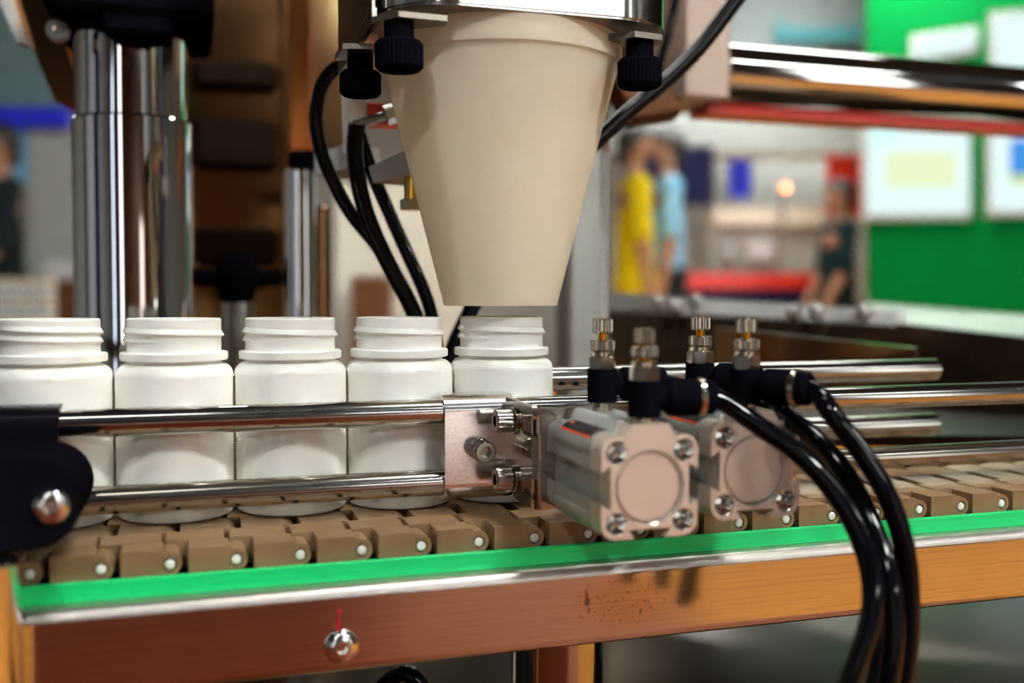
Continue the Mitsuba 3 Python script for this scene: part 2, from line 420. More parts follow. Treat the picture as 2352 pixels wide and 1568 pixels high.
t = thing('conveyor_chain', 'tan plastic link conveyor chain carrying the white bottles', 'conveyor chain')
lm = link_mesh(); lm.apply_scale(.001); lk = mikit.ply(lm, 'chain_plastic', smooth=25)
pm = toward(lathe([(0, -12), (2.0, -12), (2.0, 0.1), (1.5, 0.55), (0, 0.75)], 24)); pm.apply_scale(.001); pn = mikit.ply(pm, 'pin_plastic', smooth=40)
for i in range(40):
    x = Pch * (i - 6); key = num(t + '__link', i)
    scene[key] = {**lk, 'to_world': mv(x, 0, 0)}
    scene[key + '__pin'] = {**pn, 'to_world': mv(x, 0.2, -6)}
    labels[key + '__pin'] = {'label': 'pale round pin end'}

add('chain_bed', cbox(-400, 1000, 3, 137, -17.0, -12.6, 1), 'dark_brown')
thing('chain_bed', 'dark bed strip under the tan conveyor chain', 'conveyor bed')


def rodmesh(r, L): return along_x(lathe([(0, 0), (r - 1.2, 0), (r, 1.2), (r, L - 1.2), (r - 1.2, L), (0, L)], 64))


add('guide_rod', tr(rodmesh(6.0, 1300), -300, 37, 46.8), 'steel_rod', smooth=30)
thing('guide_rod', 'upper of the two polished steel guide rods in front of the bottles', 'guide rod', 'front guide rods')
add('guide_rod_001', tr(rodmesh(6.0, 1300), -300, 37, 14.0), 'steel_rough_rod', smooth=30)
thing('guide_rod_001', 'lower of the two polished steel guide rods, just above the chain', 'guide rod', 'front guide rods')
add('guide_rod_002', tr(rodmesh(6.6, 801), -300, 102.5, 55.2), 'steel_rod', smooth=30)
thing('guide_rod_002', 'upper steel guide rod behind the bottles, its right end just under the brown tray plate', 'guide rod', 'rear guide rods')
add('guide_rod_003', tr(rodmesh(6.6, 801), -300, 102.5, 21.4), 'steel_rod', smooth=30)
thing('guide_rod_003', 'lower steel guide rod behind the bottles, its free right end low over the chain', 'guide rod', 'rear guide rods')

for n, px in enumerate((1290, 1322)):
    g = at(px, 881, y=96.4)
    add(num('guide_rod_002__dark_spot', n), sphere_hull([(g[0] - 1.2, g[1], g[2], .9), (g[0] + 1.2, g[1], g[2], .9), (g[0], g[1], g[2] + .6, .9)], 8), 'black_plastic', smooth=True)  # small black spots on the front of the rod


def c_profile(th, ro=8.0, tail=8.5):
    """The clamp sheet that wraps both front rods, drawn in (y, z)."""
    a = np.linspace(math.pi / 2, math.pi, 9); b = np.linspace(math.pi, 1.5 * math.pi, 9); r = ro - th / 2
    pts = [(37 + tail, 46.8 + r)] + [(37 + r * math.cos(s), 46.8 + r * math.sin(s)) for s in a] + [(37 + r * math.cos(s), 14 + r * math.sin(s)) for s in b] + [(37 + tail, 14 - r)]
    return LineString(pts).buffer(th / 2, cap_style=2, join_style=1, quad_segs=4)


# ---------------------------------------------------------------- bracket on the rods, with its screws
t = thing('rod_bracket', 'polished sheet steel bracket wrapped round both guide rods beside the front cylinder', 'bracket')
add(t + '__plate', yz(extrude(c_profile(1.8), 33.2, 0.25), 169.8), 'steel_plate', smooth=30)
fl = sbox(-10.5, 11.5, 29.2, 53.5).buffer(-1).buffer(1)
fl = fl.difference(sbox(-12, 40.0, 3.0, 47.8)).difference(sbox(-12, 14.0, 3.0, 21.8)).difference(Polygon([(-12, 10), (-2, 10), (-12, 17)]))
add(t + '__flange', yz(extrude(fl, 2.2, 0.2), 198.6), 'steel_flange', smooth=30)
add(t + '__screw', tr(toward(trimesh.util.concatenate([knurl(5.2, 0, 4.6, 40, .16, .4), tr(cap_screw(4.95, 6.4, 5.0), z=4.9)])), 186.0, 29.0, 30.0), 'screw_steel', smooth=25)
labels[t + '__screw'] = {'label': 'socket cap screw facing the viewer'}
for n, z in enumerate((44.4, 18.2)):
    sc = rot(cap_screw(5.1, 8.0, 5.0), -90, [0, 1, 0])
    add(num(t + '__side_screw', n), tr(sc, 197.0, 14.0, z), 'screw_steel', smooth=25)
    ws = rot(lathe([(0, 0), (6.0, 0), (6.2, .2), (6.2, 1.3), (6.0, 1.5), (0, 1.5)], 48), -90, [0, 1, 0])
    add(num(t + '__washer', n), tr(ws, 198.55, 14.0, z), 'screw_steel', smooth=25)

t = thing('cylinder_bracket', 'bent steel mounting plate that holds the two pneumatic cylinders', 'bracket')
path = LineString([(201.9, 24), (201.9, -1.9)] + [(201.9 + 2.5 - 2.5 * math.cos(a), -1.9 - 2.5 * math.sin(a)) for a in np.linspace(.2, math.pi / 2, 7)] + [(330, -4.4)])
pp = path.buffer(1.1, cap_style=2, join_style=1)
bm = extrude(pp, 44.5, 0.3); bm = tr(bm, z=7.5)
add(t, bm, 'steel_flange', smooth=30)

# the dark twin of the bracket at the left edge, and the black clamp block on its post
t = thing('clamp_plate', 'black sheet bracket wrapped round both guide rods at the left edge', 'bracket')
add(t, yz(extrude(c_profile(1.8), 70, 0.25), -62.5), 'black_gloss', smooth=30)
t = thing('clamp_block', 'rounded black plastic clamp block with a steel screw at the left edge', 'clamp')
blk = unary_union([Point(4.5, 25).buffer(16.4, quad_segs=24), sbox(-90, 8.6, 4.5, 41.4)])
add(t + '__body', [xz(extrude(blk, 49), -22), xz(extrude(blk.buffer(-1.2), 1.0), -23), xz(extrude(blk.buffer(-.45), .5), -22.5)], 'black_plastic', smooth=35)
add(t + '__screw', tr(toward(button_screw(6.7, 4.0, 4.0)), 11.0, -23.0, 24.2), 'screw_bright', smooth=30)
t = thing('support_post', 'round orange-lit steel post below the black clamp block at the left edge', 'post')
add(t, tr(cyl(13.2, -750, 7.0, 64, 1.0), -12.2, -27.5, 0), 'steel_brushed', smooth=30)

# ---------------------------------------------------------------- bottles
def bottle_body():
    o = [(0, 1.4), (19, 1.4), (21.5, 0), (23.6, 0), (25.1, 0.8), (25.95, 2.6), (25.95, 63.8)]
    o += [(20.9 + 5.05 * math.cos(a), 63.8 + 5.6 * math.sin(a)) for a in np.linspace(0.12, math.pi / 2, 12)]
    o += [(20.9, 69.9), (20.75, 70.6), (21.6, 70.75), (23.3, 70.85), (23.75, 71.3), (23.75, 74.2), (23.3, 74.65), (20.9, 74.8), (20.8, 75.2), (20.8, 89.3), (20.5, 89.75), (20.1, 89.95)]
    o += [(19.4, 89.95), (19.0, 89.6), (19.0, 72), (19.2, 69), (23.0, 66.0), (24.4, 62.5), (24.4, 3.2), (22, 2.2), (0, 2.2)]
    return lathe(o, 128)


def bottle_thread(z0=85.9, pitch=4.0, turns=1.55, n=120):
    u = np.linspace(0, 1, n); ang = u * turns * 2 * np.pi
    fade = np.clip(np.minimum(u, 1 - u) * turns * 9, 0, 1) ** .7
    z = z0 - u * turns * pitch; prof = [(-.15, 1.9), (.25, 1.5), (1.3, -.2), (1.3, -.75), (.1, -1.5), (-.15, -1.6)]
    V = []
    for k in range(n):
        for (dr_, dz) in prof:
            r = 20.8 + (dr_ * fade[k] if dr_ > 0 else dr_)
            V.append((r * math.cos(ang[k]), r * math.sin(ang[k]), z[k] + dz * (.4 + .6 * fade[k])))
    V = np.array(V); m = len(prof); F = []
    for k in range(n - 1):
        for j in range(m):
            a, b, c, d = k * m + j, k * m + (j + 1) % m, (k + 1) * m + (j + 1) % m, (k + 1) * m + j
            F += [(a, b, c), (a, c, d)]
    for k in (0, n - 1):
        ring = [k * m + j for j in range(m)]
        F += [(ring[0], ring[j], ring[j + 1]) if k else (ring[0], ring[j + 1], ring[j]) for j in range(1, m - 1)]
    t = trimesh.Trimesh(V, F, process=False); t.fix_normals(); return t


bb = bottle_body(); bb.apply_scale(.001); bd = mikit.ply(bb, 'white_plastic', smooth=32)
bt = bottle_thread(); bt.apply_scale(.001); td = mikit.ply(bt, 'white_plastic', smooth=50)
BL = ['open white plastic bottle at the left edge of the row, cut by the frame', 'open white plastic bottle second from the left in the row', 'open white plastic bottle in the middle of the row of five',
      'open white plastic bottle fourth from the left, left of the one under the hopper', 'open white plastic bottle standing under the mouth of the white hopper']
TURN = [200, 55, 10, 5, 40]
for i in range(5):
    key = thing(num('bottle', i), BL[i], 'bottle', 'white bottles on the conveyor chain')
    w = mv(0.1 + 52.18 * i, 69.7, 0.15)
    scene[key + '__body'] = {**bd, 'to_world': w}
    scene[key + '__neck_thread'] = {**td, 'to_world': w @ T().rotate([0, 0, 1], TURN[i])}

# ---------------------------------------------------------------- the two pneumatic cylinders
def cyl_profile(boss=True, grow=0.0):
    g = [sbox(-16.3, -16.3, 16.3, 16.3)]
    for sx in (-1, 1):
        for sz in (-1, 1):
            g.append(Point(14 * sx, 13.6 * sz).buffer(6.2 + grow, quad_segs=12))
            g.append(Polygon([(20.2 * sx, 13.6 * sz), (20.2 * sx, 6.0 * sz), (16.0 * sx, 8.6 * sz), (15 * sx, 13.6 * sz)]))
            if sz < 0: g.append(Polygon([(14 * sx, -19.8), (6.4 * sx, -19.8), (9.0 * sx, -16), (14 * sx, -15)]))
    if boss: g.append(Polygon([(-12.4, 15), (-8.2, 23.4), (-7.4, 24), (7.4, 24), (8.2, 23.4), (12.4, 15)]))
    return unary_union(g).buffer(.3).buffer(-.3)


HOLES = [(sx * 14, sz * 13.6) for sx in (-1, 1) for sz in (-1, 1)]


def pneumatic(i, cx, cz, y0, y1, label, valves):
    q = thing(num('pneumatic_cylinder', i), label, 'pneumatic cylinder', 'pneumatic cylinders')
    holes = unary_union([Point(*h).buffer(4.4, quad_segs=14) for h in HOLES])
    ring = Point(0, -0.3).buffer(14.6, quad_segs=32)
    pf = cyl_profile()
    at_ = lambda m, yy: tr(xz(m, yy), cx, 0, cz)
    face = pf.difference(holes).difference(ring)
    add(q + '__front_cap', [at_(extrude(face, 2.2), y0), at_(extrude(pf.difference(holes), 9.0), y0 + 2.2)], 'anodised_face', smooth=30)
    bar = cyl_profile(True, 0.5)
    add(q + '__barrel', at_(extrude(bar, (y1 - 12) - (y0 + 11.2) - 0.6), y0 + 11.5), 'anodised', smooth=30)
    add(q + '__rear_cap', at_(extrude(pf, 12 - .2), y1 - 12), 'anodised', smooth=30)
    disc = lathe([(0, 0), (13.0, 0), (13.0, 1.7), (12.7, 2.0), (0, 2.0)], 72)
    add(q + '__end_disc', tr(toward(disc), cx, y0 + 3.3, cz - .3), 'anodised_face', smooth=30)
    rg = lathe([(13.55, .2), (14.58, .2), (14.58, 2.27), (14.5, 2.27), (13.55, .6), (13.55, .2)], 72)
    add(q + '__retaining_ring', tr(toward(rg), cx, y0 + 2.3, cz - .3), 'bore_chrome', smooth=30)
    for n, (hx, hz) in enumerate(HOLES):
        cup = lathe([(5.0, 0.02), (4.4, -.75), (4.25, -.8), (4.25, -7), (3.0, -8.2), (0, -8.4), (0, -9), (4.3, -9), (4.3, -1.0), (4.9, -.06)], 40)
        add(num(q + '__counterbore', n), tr(toward(cup), cx + hx, y0 - .03, cz + hz), 'bore_chrome', smooth=30)
    # left flank of the top boss, its lit tone painted as a pale strip
    rl = Polygon([(-8.35, 23.9), (-7.4, 24.35), (-6.6, 24.35), (-12.2, 15.4), (-13.2, 15.6)]).buffer(.25)
    add(q + '__lit_flank', at_(extrude(rl, y1 - y0 - 14), y0 + 10), 'lit_flank_white', smooth=30)
    # the printed label wrapped on the upper left lobe
    def wrap(a0, a1, ya, yb, rr=7.0):
        a = np.radians(np.linspace(a0, a1, 10)); V = []
        for s in a:
            for yy in (ya, yb):
                for r in (rr, rr - .35): V.append((cx - 14 + r * math.cos(s), yy, cz + 13.6 + r * math.sin(s)))
        V = np.array(V); parts = [hull(V[k * 4:k * 4 + 8]) for k in range(9)]
        return trimesh.util.concatenate(parts)
    add(q + '__label', wrap(64, 138, y0 + 14, y1 - 16), 'label_black', smooth=30)
    labels[q + '__label'] = {'label': 'black printed label with a red lower edge'}
    add(q + '__label__red_edge', wrap(138, 146, y0 + 14, y1 - 16), 'label_red', smooth=30)
    add(q + '__label__logo', wrap(98, 112, y1 - 22, y1 - 18, 7.12), 'label_orange', smooth=30)
    add(q + '__printed_line', wrap(205, 212, y0 + 22, y1 - 17, 6.95), 'label_black', smooth=30)
    add(q + '__piston_rod', tr(away(cyl(3.2, 0, 16, 32, .6)), cx, y1 + .2, cz), 'chrome', smooth=30)


pneumatic(0, 227.0, 27.7, -68, -5.7, 'grey aluminium pneumatic cylinder, the nearer one beside the steel bracket', None)
pneumatic(1, 277.4, 30.4, -60, -5.7, 'grey aluminium pneumatic cylinder behind and right of the nearer one', None)


# ---------------------------------------------------------------- flow-control valves on the cylinders
def valve(i, x, y, z, phi, label, nut_up=0.0, knob_up=0.0, hexa=0, L=28.0):
    q = thing(num('flow_valve', i), label, 'valve', 'flow-control valves on the cylinders')
    def put(part, mesh, m, sm=30, lab=None):
        add(q + '__' + part, tr(rot(mesh, phi, [0, 0, 1]), x, y, z), m, smooth=sm)
        if lab: labels[q + '__' + part] = {'label': lab}
    put('threaded_base', lathe([(0, -1.0), (4.2, -1.0), (4.3, -.6), (4.3, 2.8), (0, 2.8)], 48), 'nickel')
    v = toman(lathe([(0, 2.6), (5.9, 2.6), (6.4, 3.2), (6.4, 16.6), (6.1, 16.9), (0, 16.9)], 56))
    br = lambda m: rot(m, 90, [0, 1, 0])
    neck = toman(tr(br(lathe([(0, 0), (5.0, 0), (5.2, 9), (0, 9)], 40)), z=10.2))
    col = toman(tr(br(lathe([(0, 8.3), (6.2, 8.3), (7.3, 9.6), (7.3, L - 7.2), (7.0, L - 6.8), (0, L - 6.8)], 56)), z=10.2))
    put('body', tomesh(v + neck + col), 'black_plastic', 35, 'black plastic elbow body')
    put('collar', tr(br(lathe([(0, 0), (7.35, 0), (7.5, .3), (7.5, 1.9), (7.3, 2.2), (0, 2.2)], 56)), L - 6.85, 0, 10.2), 'nickel', 30, 'nickel collar')
    put('release_ring', tr(br(lathe([(4.1, 0), (6.6, 0), (6.8, .3), (6.8, 3.6), (6.0, 4.4), (4.3, 4.4), (4.1, 4.0)], 48)), L - 4.6, 0, 10.2), 'black_plastic', 30)
    put('hex_nut', rot(hexprism(10.4, 16.9, 22.4, hexa - phi), 0, [0, 0, 1]), 'nickel', 15, 'nickel hexagon')
    put('neck_ring', lathe([(0, 22.3), (4.9, 22.3), (4.95, 22.6), (4.95, 24.0), (4.6, 24.5), (0, 24.5)], 48), 'nickel')
    st = [(0, 24)]
    for kk in range(22): st += [(2.05, 24.2 + kk * .5), (1.8, 24.45 + kk * .5)]
    put('stem', lathe(st + [(0, 35.2)], 28), 'brass', 60, 'threaded brass stem')
    put('lock_nut', tr(knurl(5.2, 24.7, 29.1, 30, .32, .45), z=nut_up), 'nickel', 20, 'knurled lock nut')
    put('knob', tr(knurl(4.25, 32.2, 38.4, 26, .26, .6), z=knob_up), 'nickel', 20, 'knurled adjusting knob')


valve(0, 227.4, -61, 51.0, -10, 'flow valve on the front port of the nearer cylinder, lowest of the four', 1.2, -1.2, 20)
valve(1, 227.2, -19, 52.6, -5, 'flow valve on the rear port of the nearer cylinder, leftmost of the four', 0, 0, 0)
valve(2, 277.0, -52, 53.9, -57, 'flow valve on the front port of the farther cylinder, rightmost, its tube end facing out', 0, -.6, 12)
valve(3, 277.2, -12, 53.7, -50, 'flow valve on the rear port of the farther cylinder, tallest in the photo', 0, -.6, 28)


# ---------------------------------------------------------------- air tubes
def vend(x, y, z, phi, L=28.0, s=0.0):
    return np.array([x + (L + s) * math.cos(math.radians(phi)), y + (L + s) * math.sin(math.radians(phi)), z + 10.2])


TB = [
    ('black air tube from the front valve of the nearer cylinder, leftmost over the steel rail', (227.4, -61, 51.0, -10), [(1730, 972, 396), (1800, 1012, 392), (1870, 1070, 388), (1930, 1145, 384), (1975, 1225, 381), (2003, 1310, 376), (2008, 1400, 372), (1985, 1480, 370), (1952, 1560, 370), (1915, 1650, 372)]),
    ('black air tube from the rear valve of the nearer cylinder, arching beside its neighbours', (227.2, -19, 52.6, -5), [(1650, 915, 450), (1740, 940, 440), (1810, 968, 430), (1880, 1020, 416), (1945, 1100, 406), (1990, 1190, 402), (2022, 1290, 398), (2036, 1400, 396), (2030, 1490, 395), (2012, 1580, 395), (1990, 1660, 396)]),
    ('black air tube from the front valve of the farther cylinder, rightmost and topmost arch', (277.0, -52, 53.9, -57), [(1908, 952, 391), (1950, 998, 391), (1990, 1055, 390), (2036, 1128, 388), (2068, 1213, 388), (2087, 1305, 389), (2089, 1400, 390), (2087, 1490, 390), (2072, 1580, 390), (2055, 1660, 392)]),
    ('black air tube from the rear valve of the farther cylinder, between the other arching tubes', (277.2, -12, 53.7, -50), [(1790, 945, 420), (1850, 985, 410), (1915, 1045, 402), (1966, 1122, 397), (2005, 1208, 392), (2040, 1300, 383), (2055, 1400, 379), (2054, 1490, 378), (2038, 1580, 378), (2018, 1660, 380)]),
]
for i, (lab, (vx, vy, vz, ph), pts) in enumerate(TB):
    p = [vend(vx, vy, vz, ph, 28, -6), vend(vx, vy, vz, ph, 28, 3)] + [at(*a[:2], d=a[2]) for a in pts]
    s = spline(p, 10)
    for _ in range(60):
        s[4:-1] += 0.5 * ((s[3:-2] + s[5:]) / 2 - s[4:-1])
    add(num('air_tube', i), tube(s, 4.0, 24), 'black_rubber', smooth=40)
    thing(num('air_tube', i), lab, 'tube', 'air tubes from the flow valves')
# ---------------------------------------------------------------- hopper and its housing
HX, HY = 208.3, 69.7
t = thing('hopper', 'milky white plastic funnel hopper hanging over the last bottle', 'hopper')
o = [(27.0, 95.6), (28.3, 95.6), (28.6, 96.2), (29.5, 100.0), (57.6, 210.5), (58.6, 212.6), (60.0, 213.4), (60.3, 215.5), (60.3, 224.9), (58.6, 224.9), (58.6, 214.8), (56.3, 211.3), (28.2, 101), (27.0, 96.5), (27.0, 95.6)]
add(t, tr(lathe(o, 160), HX, HY, 0), 'hopper_plastic', smooth=32)

t = thing('filler_housing', 'bright brushed steel housing with rounded corners above the hopper', 'machine housing')
hp = sbox(139 + 34, 8 + 34, 280 - 34, 150 - 34).buffer(34, quad_segs=24)
hole = Point(HX, HY).buffer(56, quad_segs=32)
add(t + '__shell', tr(extrude(hp.difference(hole), 240), z=226.4), 'steel_brushed', smooth=30)
add(t + '__base_lip', tr(extrude(hp.buffer(-1.0).difference(hole), 1.2), z=225.3), 'steel_dark', smooth=30)
sp = cbox(136.6, 138.8, 28, 134, 226, 420, .4)
ang = hull([(136.6, 26, 219), (138.8, 26, 219), (136.6, 134, 219), (138.8, 134, 219), (136.6, 26, 226), (138.8, 26, 226), (136.6, 134, 226), (138.8, 134, 226)])
add(t + '__side_plate', [sp, ang], 'steel_dark')
# clamping tabs
tabA = Polygon([(137, 26), (146, 13), (167, 13.5), (167.5, 20), (152, 32), (140, 42)]).buffer(.8)
add(t + '__tab', tr(extrude(tabA, 2.6), z=219.0), 'tab_steel', smooth=30)
tabB = Polygon([(130, 68), (144, 64), (146, 70), (145, 84), (130, 92)]).buffer(.8)
add(t + '__tab_001', tr(extrude(tabB, 2.6), z=217.0), 'tab_steel', smooth=30)
tabC = Polygon([(247, 22), (256, 14), (270, 16), (272, 26), (262, 34), (254, 27)]).buffer(.8)
add(t + '__tab_002', tr(extrude(tabC, 2.8), z=219.2), 'tab_steel', smooth=30)


def thumb(i, x, y, z, lab, r=10.6, h=15.5):
    q = thing(num('thumb_screw', i), lab, 'thumb screw', 'black thumb screws under the housing')
    add(q + '__neck', tr(cyl(r * .62, -8, .2, 40, .5), x, y, z), 'black_plastic', smooth=30)
    add(q + '__knob', tr(knurl(r, -8 - h, -7.5, 34, .35, 1.6), x, y, z), 'black_plastic', smooth=25)


thumb(0, 147.6, 21.5, 218.8, 'black knurled thumb screw at the front left of the hopper, the largest', 10.6, 12.5)
thumb(1, 139.6, 78, 216.8, 'black knurled thumb screw at the rear left of the hopper, above the cables', 10.0, 11.5)
thumb(2, 262.3, 22.5, 219.2, 'black knurled thumb screw right of the hopper', 10.4, 13.0)

# what hangs under the housing, left of the hopper
t = thing('hanger_bar', 'pale upright strip hanging behind the rear thumb screw', 'bar')
add(t, slab([at(782, 150, d=560), at(800, 150, d=560), at(806, 352, d=560), at(788, 352, d=560)], 6), 'pale_grey')
t = thing('air_fitting', 'cream capped fitting under the rear thumb screw, black tubes below it', 'fitting')
c0 = at(822, 262, d=565)
add(t + '__cap', tr(lathe([(0, -7), (5.5, -7), (7, -4), (7, 5), (6, 7), (0, 7)], 40), *c0), 'cream_paint', smooth=30)
add(t + '__block', tr(cbox(4, 24, -6, 10, -6, 6, 1), *c0), 'red_paint')
t = thing('hex_bolt', 'small shiny steel bolt beside the hopper edge', 'bolt')
c0 = at(884, 266, d=560)
add(t + '__head', tr(rot(hexprism(10, 0, 6), 70, [0, 1, 0]), *c0), 'chrome', smooth=15)
add(t + '__shank', tr(rot(cyl(2.6, -18, 1, 24), 70, [0, 1, 0]), *c0), 'steel_dark', smooth=30)
t = thing('aluminium_crossbar', 'pale square aluminium arm slanting behind the cables beside the hopper', 'arm')
add(t + '__rear_arm', slab([at(722, 352, d=640), at(802, 330, d=620), at(806, 384, d=620), at(722, 405, d=640)], 26), 'wall_white')
add(t + '__front_arm', slab([at(846, 384, d=570), at(945, 338, d=540), at(948, 392, d=540), at(858, 421, d=570)], 30), 'pale_grey')
add(t + '__brass_fitting', tr(cyl(4.5, -10, 8, 24, .8), *at(947, 432, d=560)), 'brass', smooth=30)
add(t + '__steel_nut', tr(hexprism(11, -6, 0), *at(945, 458, d=560)), 'nickel', smooth=15)

CB = [('black cable looping out left below the housing and down behind the bottles', [(800, 150, 560), (770, 158, 562), (738, 200, 566), (726, 270, 570), (737, 345, 574), (765, 415, 578), (806, 490, 584), (862, 560, 590), (905, 625, 594), (938, 690, 598), (962, 760, 600), (975, 840, 604)]),
      ('thick black cable running straight down from the cream fitting', [(820, 285, 566), (815, 340, 570), (822, 410, 574), (840, 485, 580), (870, 560, 584), (905, 630, 588), (940, 695, 592), (966, 760, 596), (980, 840, 600)]),
      ('black cable right of the other two, close to the hopper', [(818, 280, 572), (832, 330, 576), (856, 400, 580), (890, 480, 584), (930, 570, 588), (962, 640, 590), (985, 700, 594), (1000, 770, 598), (1008, 840, 600)])]
for i, (lab, pts) in enumerate(CB):
    add(num('cable', i), tube(spline([at(a, b, d=c + (6, -12, 10)[i]) for a, b, c in pts], 8), 3.9 if i != 1 else 4.6, 18), 'black_rubber', smooth=40)
    thing(num('cable', i), lab, 'cable', 'black cables behind the bottles')
add('cable_003', tube(spline([at(a, b, d=c) for a, b, c in [(1760, -90, 640), (1690, 0, 636), (1610, 105, 632), (1530, 185, 628), (1450, 250, 622), (1380, 315, 618), (1320, 370, 614), (1250, 450, 612), (1180, 545, 614), (1120, 640, 614), (1068, 738, 614), (1040, 805, 612), (1024, 865, 610), (1014, 930, 608)]], 8), 4.9, 18), 'black_rubber', smooth=40)
thing('cable_003', 'thick black cable slanting from the top down behind the hopper to the last two bottles', 'cable')
add('cable_004', tube(spline([at(a, b, d=c) for a, b, c in [(1556, -60, 800), (1548, 20, 800), (1535, 80, 800), (1520, 130, 800), (1500, 200, 800)]], 8), 3.4, 14), 'black_rubber', smooth=40)
thing('cable_004', 'thin dark cable at the top between housing and grey bracket', 'cable')

# ---------------------------------------------------------------- machine behind the chain
def vpost(key, px, d, rpx, z0, z1, m, lab, cat='post', n=72):
    c = at(px, 676, d=d); add(key, tr(cyl(rpx * d / FPX, z0, z1, n, 1.0), c[0], c[1], 0), m, smooth=30)
    if lab: thing(key, lab, cat)


add('machine_table', cbox(-700, 2000, 30, 1000, -200, -160, 2), 'steel_table'); thing('machine_table', 'brushed steel machine table under and behind the conveyor', 'table')
c = at(311, 676, d=690)
t = thing('lift_column', 'thick chrome lift column with a polished sleeve behind the left bottles', 'column')
add(t + '__sleeve', tr(lathe([(0, -160), (38.6, -160), (38.6, z1 := at(311, 283, d=690)[2] - 1.5), (37.6, z1 + 1.5), (0, z1 + 1.5)], 96), c[0], c[1], 0), 'chrome', smooth=30)
add(t + '__shaft', tr(cyl(35.6, z1 - 10, z1 + 120, 96), c[0], c[1], 0), 'chrome', smooth=30)
t = thing('column_clamp', 'black clamp block on top of the chrome lift column', 'clamp')
a, b = at(120, 82, d=660), at(492, 60, d=660)
add(t + '__block', cbox(a[0], b[0], c[1] - 60, c[1] + 60, a[2] + 6, a[2] + 90, 4), 'black_plastic')
add(t + '__underside_block', cbox(a[0] + 34, b[0] - 26, c[1] - 56, c[1] + 50, a[2] - 6, a[2] + 8, 3), 'black_plastic')
add(t + '__screw', tr(toward(cap_screw(7, 7, 5)), *at(134, 74, d=640)), 'screw_bright', smooth=25)
t = thing('sloping_strut', 'brown sheet metal strut slanting at the upper left corner', 'strut')
add(t + '__web', slab([at(10, -40, d=760), at(100, -40, d=760), at(192, 232, d=760), at(126, 232, d=760)], 40), 'steel_panel')
add(t + '__edge', slab([at(-22, -40, d=750), at(8, -40, d=750), at(50, 96, d=750), at(38, 98, d=750)], 12), 'pale_grey')
t = thing('machine_cabinet', 'steel cabinet with a painted copper reflection behind the bottles between the two chrome posts', 'cabinet')
y = 560
x0, x1 = at(300, 500, y=y)[0], at(664, 500, y=y)[0]
add(t + '__body', cbox(x0, x1, y, y + 250, -160, 620, 4), 'steel_panel')
add(t + '__side_trim', cbox(x1 - 6, x1 + 2, y - 8, y - .2, -160, 620, 1), 'steel_panel')
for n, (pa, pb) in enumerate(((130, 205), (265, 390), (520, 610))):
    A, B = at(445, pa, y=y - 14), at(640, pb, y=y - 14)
    add(num(t + '__dark_reflection', n), [cbox(A[0], B[0], y - 14, y - .3, B[2], A[2], 5)], 'dark_brown')  # dark reflections in the cabinet steel, built as dark sheets
add('machine_cabinet__rear_door', slab([at(655, -80, d=1000), at(800, -80, d=1000), at(800, 385, d=1000), at(655, 395, d=1000)], 20), 'steel_panel')
t = thing('height_adjuster', 'black three-arm knob on a steel stem low behind the bottles', 'knob')
c0 = at(545, 648, d=800)
add(t + '__hub', tr(sphere_hull([(0, 0, -8, 14), (0, 0, 6, 17)], 10), *c0), 'black_plastic', smooth=40)
for n, sgn in enumerate((-1, 1)): add(num(t + '__arm', n), tr(sphere_hull([(0, 0, 2, 8), (sgn * 29, -2, 4, 7)], 10), *c0), 'black_plastic', smooth=40)
add(t + '__stem', tr(cyl(12.5, -90, -16, 40), *c0), 'steel_rod', smooth=30)
t = thing('guide_post', 'slim chrome post with a dark collar right of the steel cabinet', 'post')
c0 = at(690, 676, d=800); zt = at(690, 392, d=800)[2]
add(t + '__shaft', tr(cyl(12.5, -160, zt, 48, 1.5), c0[0], c0[1], 0), 'chrome', smooth=30)
c1 = at(732, 676, d=830)
add(t + '__side_bar', tr(cyl(10, -160, zt - 26, 40, 1), c1[0], c1[1], 0), 'steel_panel', smooth=30)
add(t + '__collar', tr(cyl(17, zt, zt + 14, 48, 1.5), c0[0] + 8, c0[1], 0), 'black_plastic', smooth=30)
t = thing('conveyor_stand', 'polished round steel leg standing below the conveyor rail', 'leg')
add(t, tr(cyl(24, -160, -56, 64, 1), 240, 72, 0), 'steel_rod', smooth=30)
add('floor_hose', tube(spline([at(a, b, d=dd) for a, b, dd in [(860, 1600, 560), (905, 1556, 560), (940, 1548, 555), (985, 1600, 555)]], 8), 5, 16), 'black_rubber', smooth=40)
thing('floor_hose', 'black hose peeping out below the rail left of the round leg', 'hose')

# right half: post behind the hopper, chrome roll, bracket, tray
t = thing('frame_post', 'stainless square post behind the right side of the hopper', 'post')
c0 = at(1336, 676, d=1000)
add(t + '__tube', tr(extrude(rrect(-21, 16, -20, 20, 5), 760), c0[0], c0[1], -160), 'anodised', smooth=35)
add(t + '__corner_rod', tr(cyl(7, -160, 600, 32), c0[0] + 24, c0[1] + 6, 0), 'chrome', smooth=30)
yr = 400
t = thing('chrome_roll', 'long thick chrome cylinder across the upper right', 'roll')
z0, z1 = at(1640, 243, y=yr)[2], at(1640, 98, y=yr)[2]
xr = at(1640, 170, y=yr)[0]
add(t + '__roll', tr(along_x(lathe([(0, 0), (27, 0), (28.6, 1.6), (28.6, 900), (0, 900)], 96)), xr, yr, (z0 + z1) / 2), 'chrome', smooth=30)
add(t + '__upper_bar', tr(along_x(cyl(9, 0, 900, 40, 1)), xr + 14, yr + 60, (z0 + z1) / 2 + 30), 'chrome', smooth=30)
add(t + '__red_reflection', cbox(xr - 8, xr + 900, yr - 4, yr + 30, z0 - 7, z0 - .2, .8), 'red_paint')  # red floor reflection along the underside of the roll, built as a bar
add(t + '__end_plate', cbox(xr - 44, xr - .4, yr - 30, yr + 40, z0 + 0.5, z1 + 52, 1.5), 'end_plate_steel')
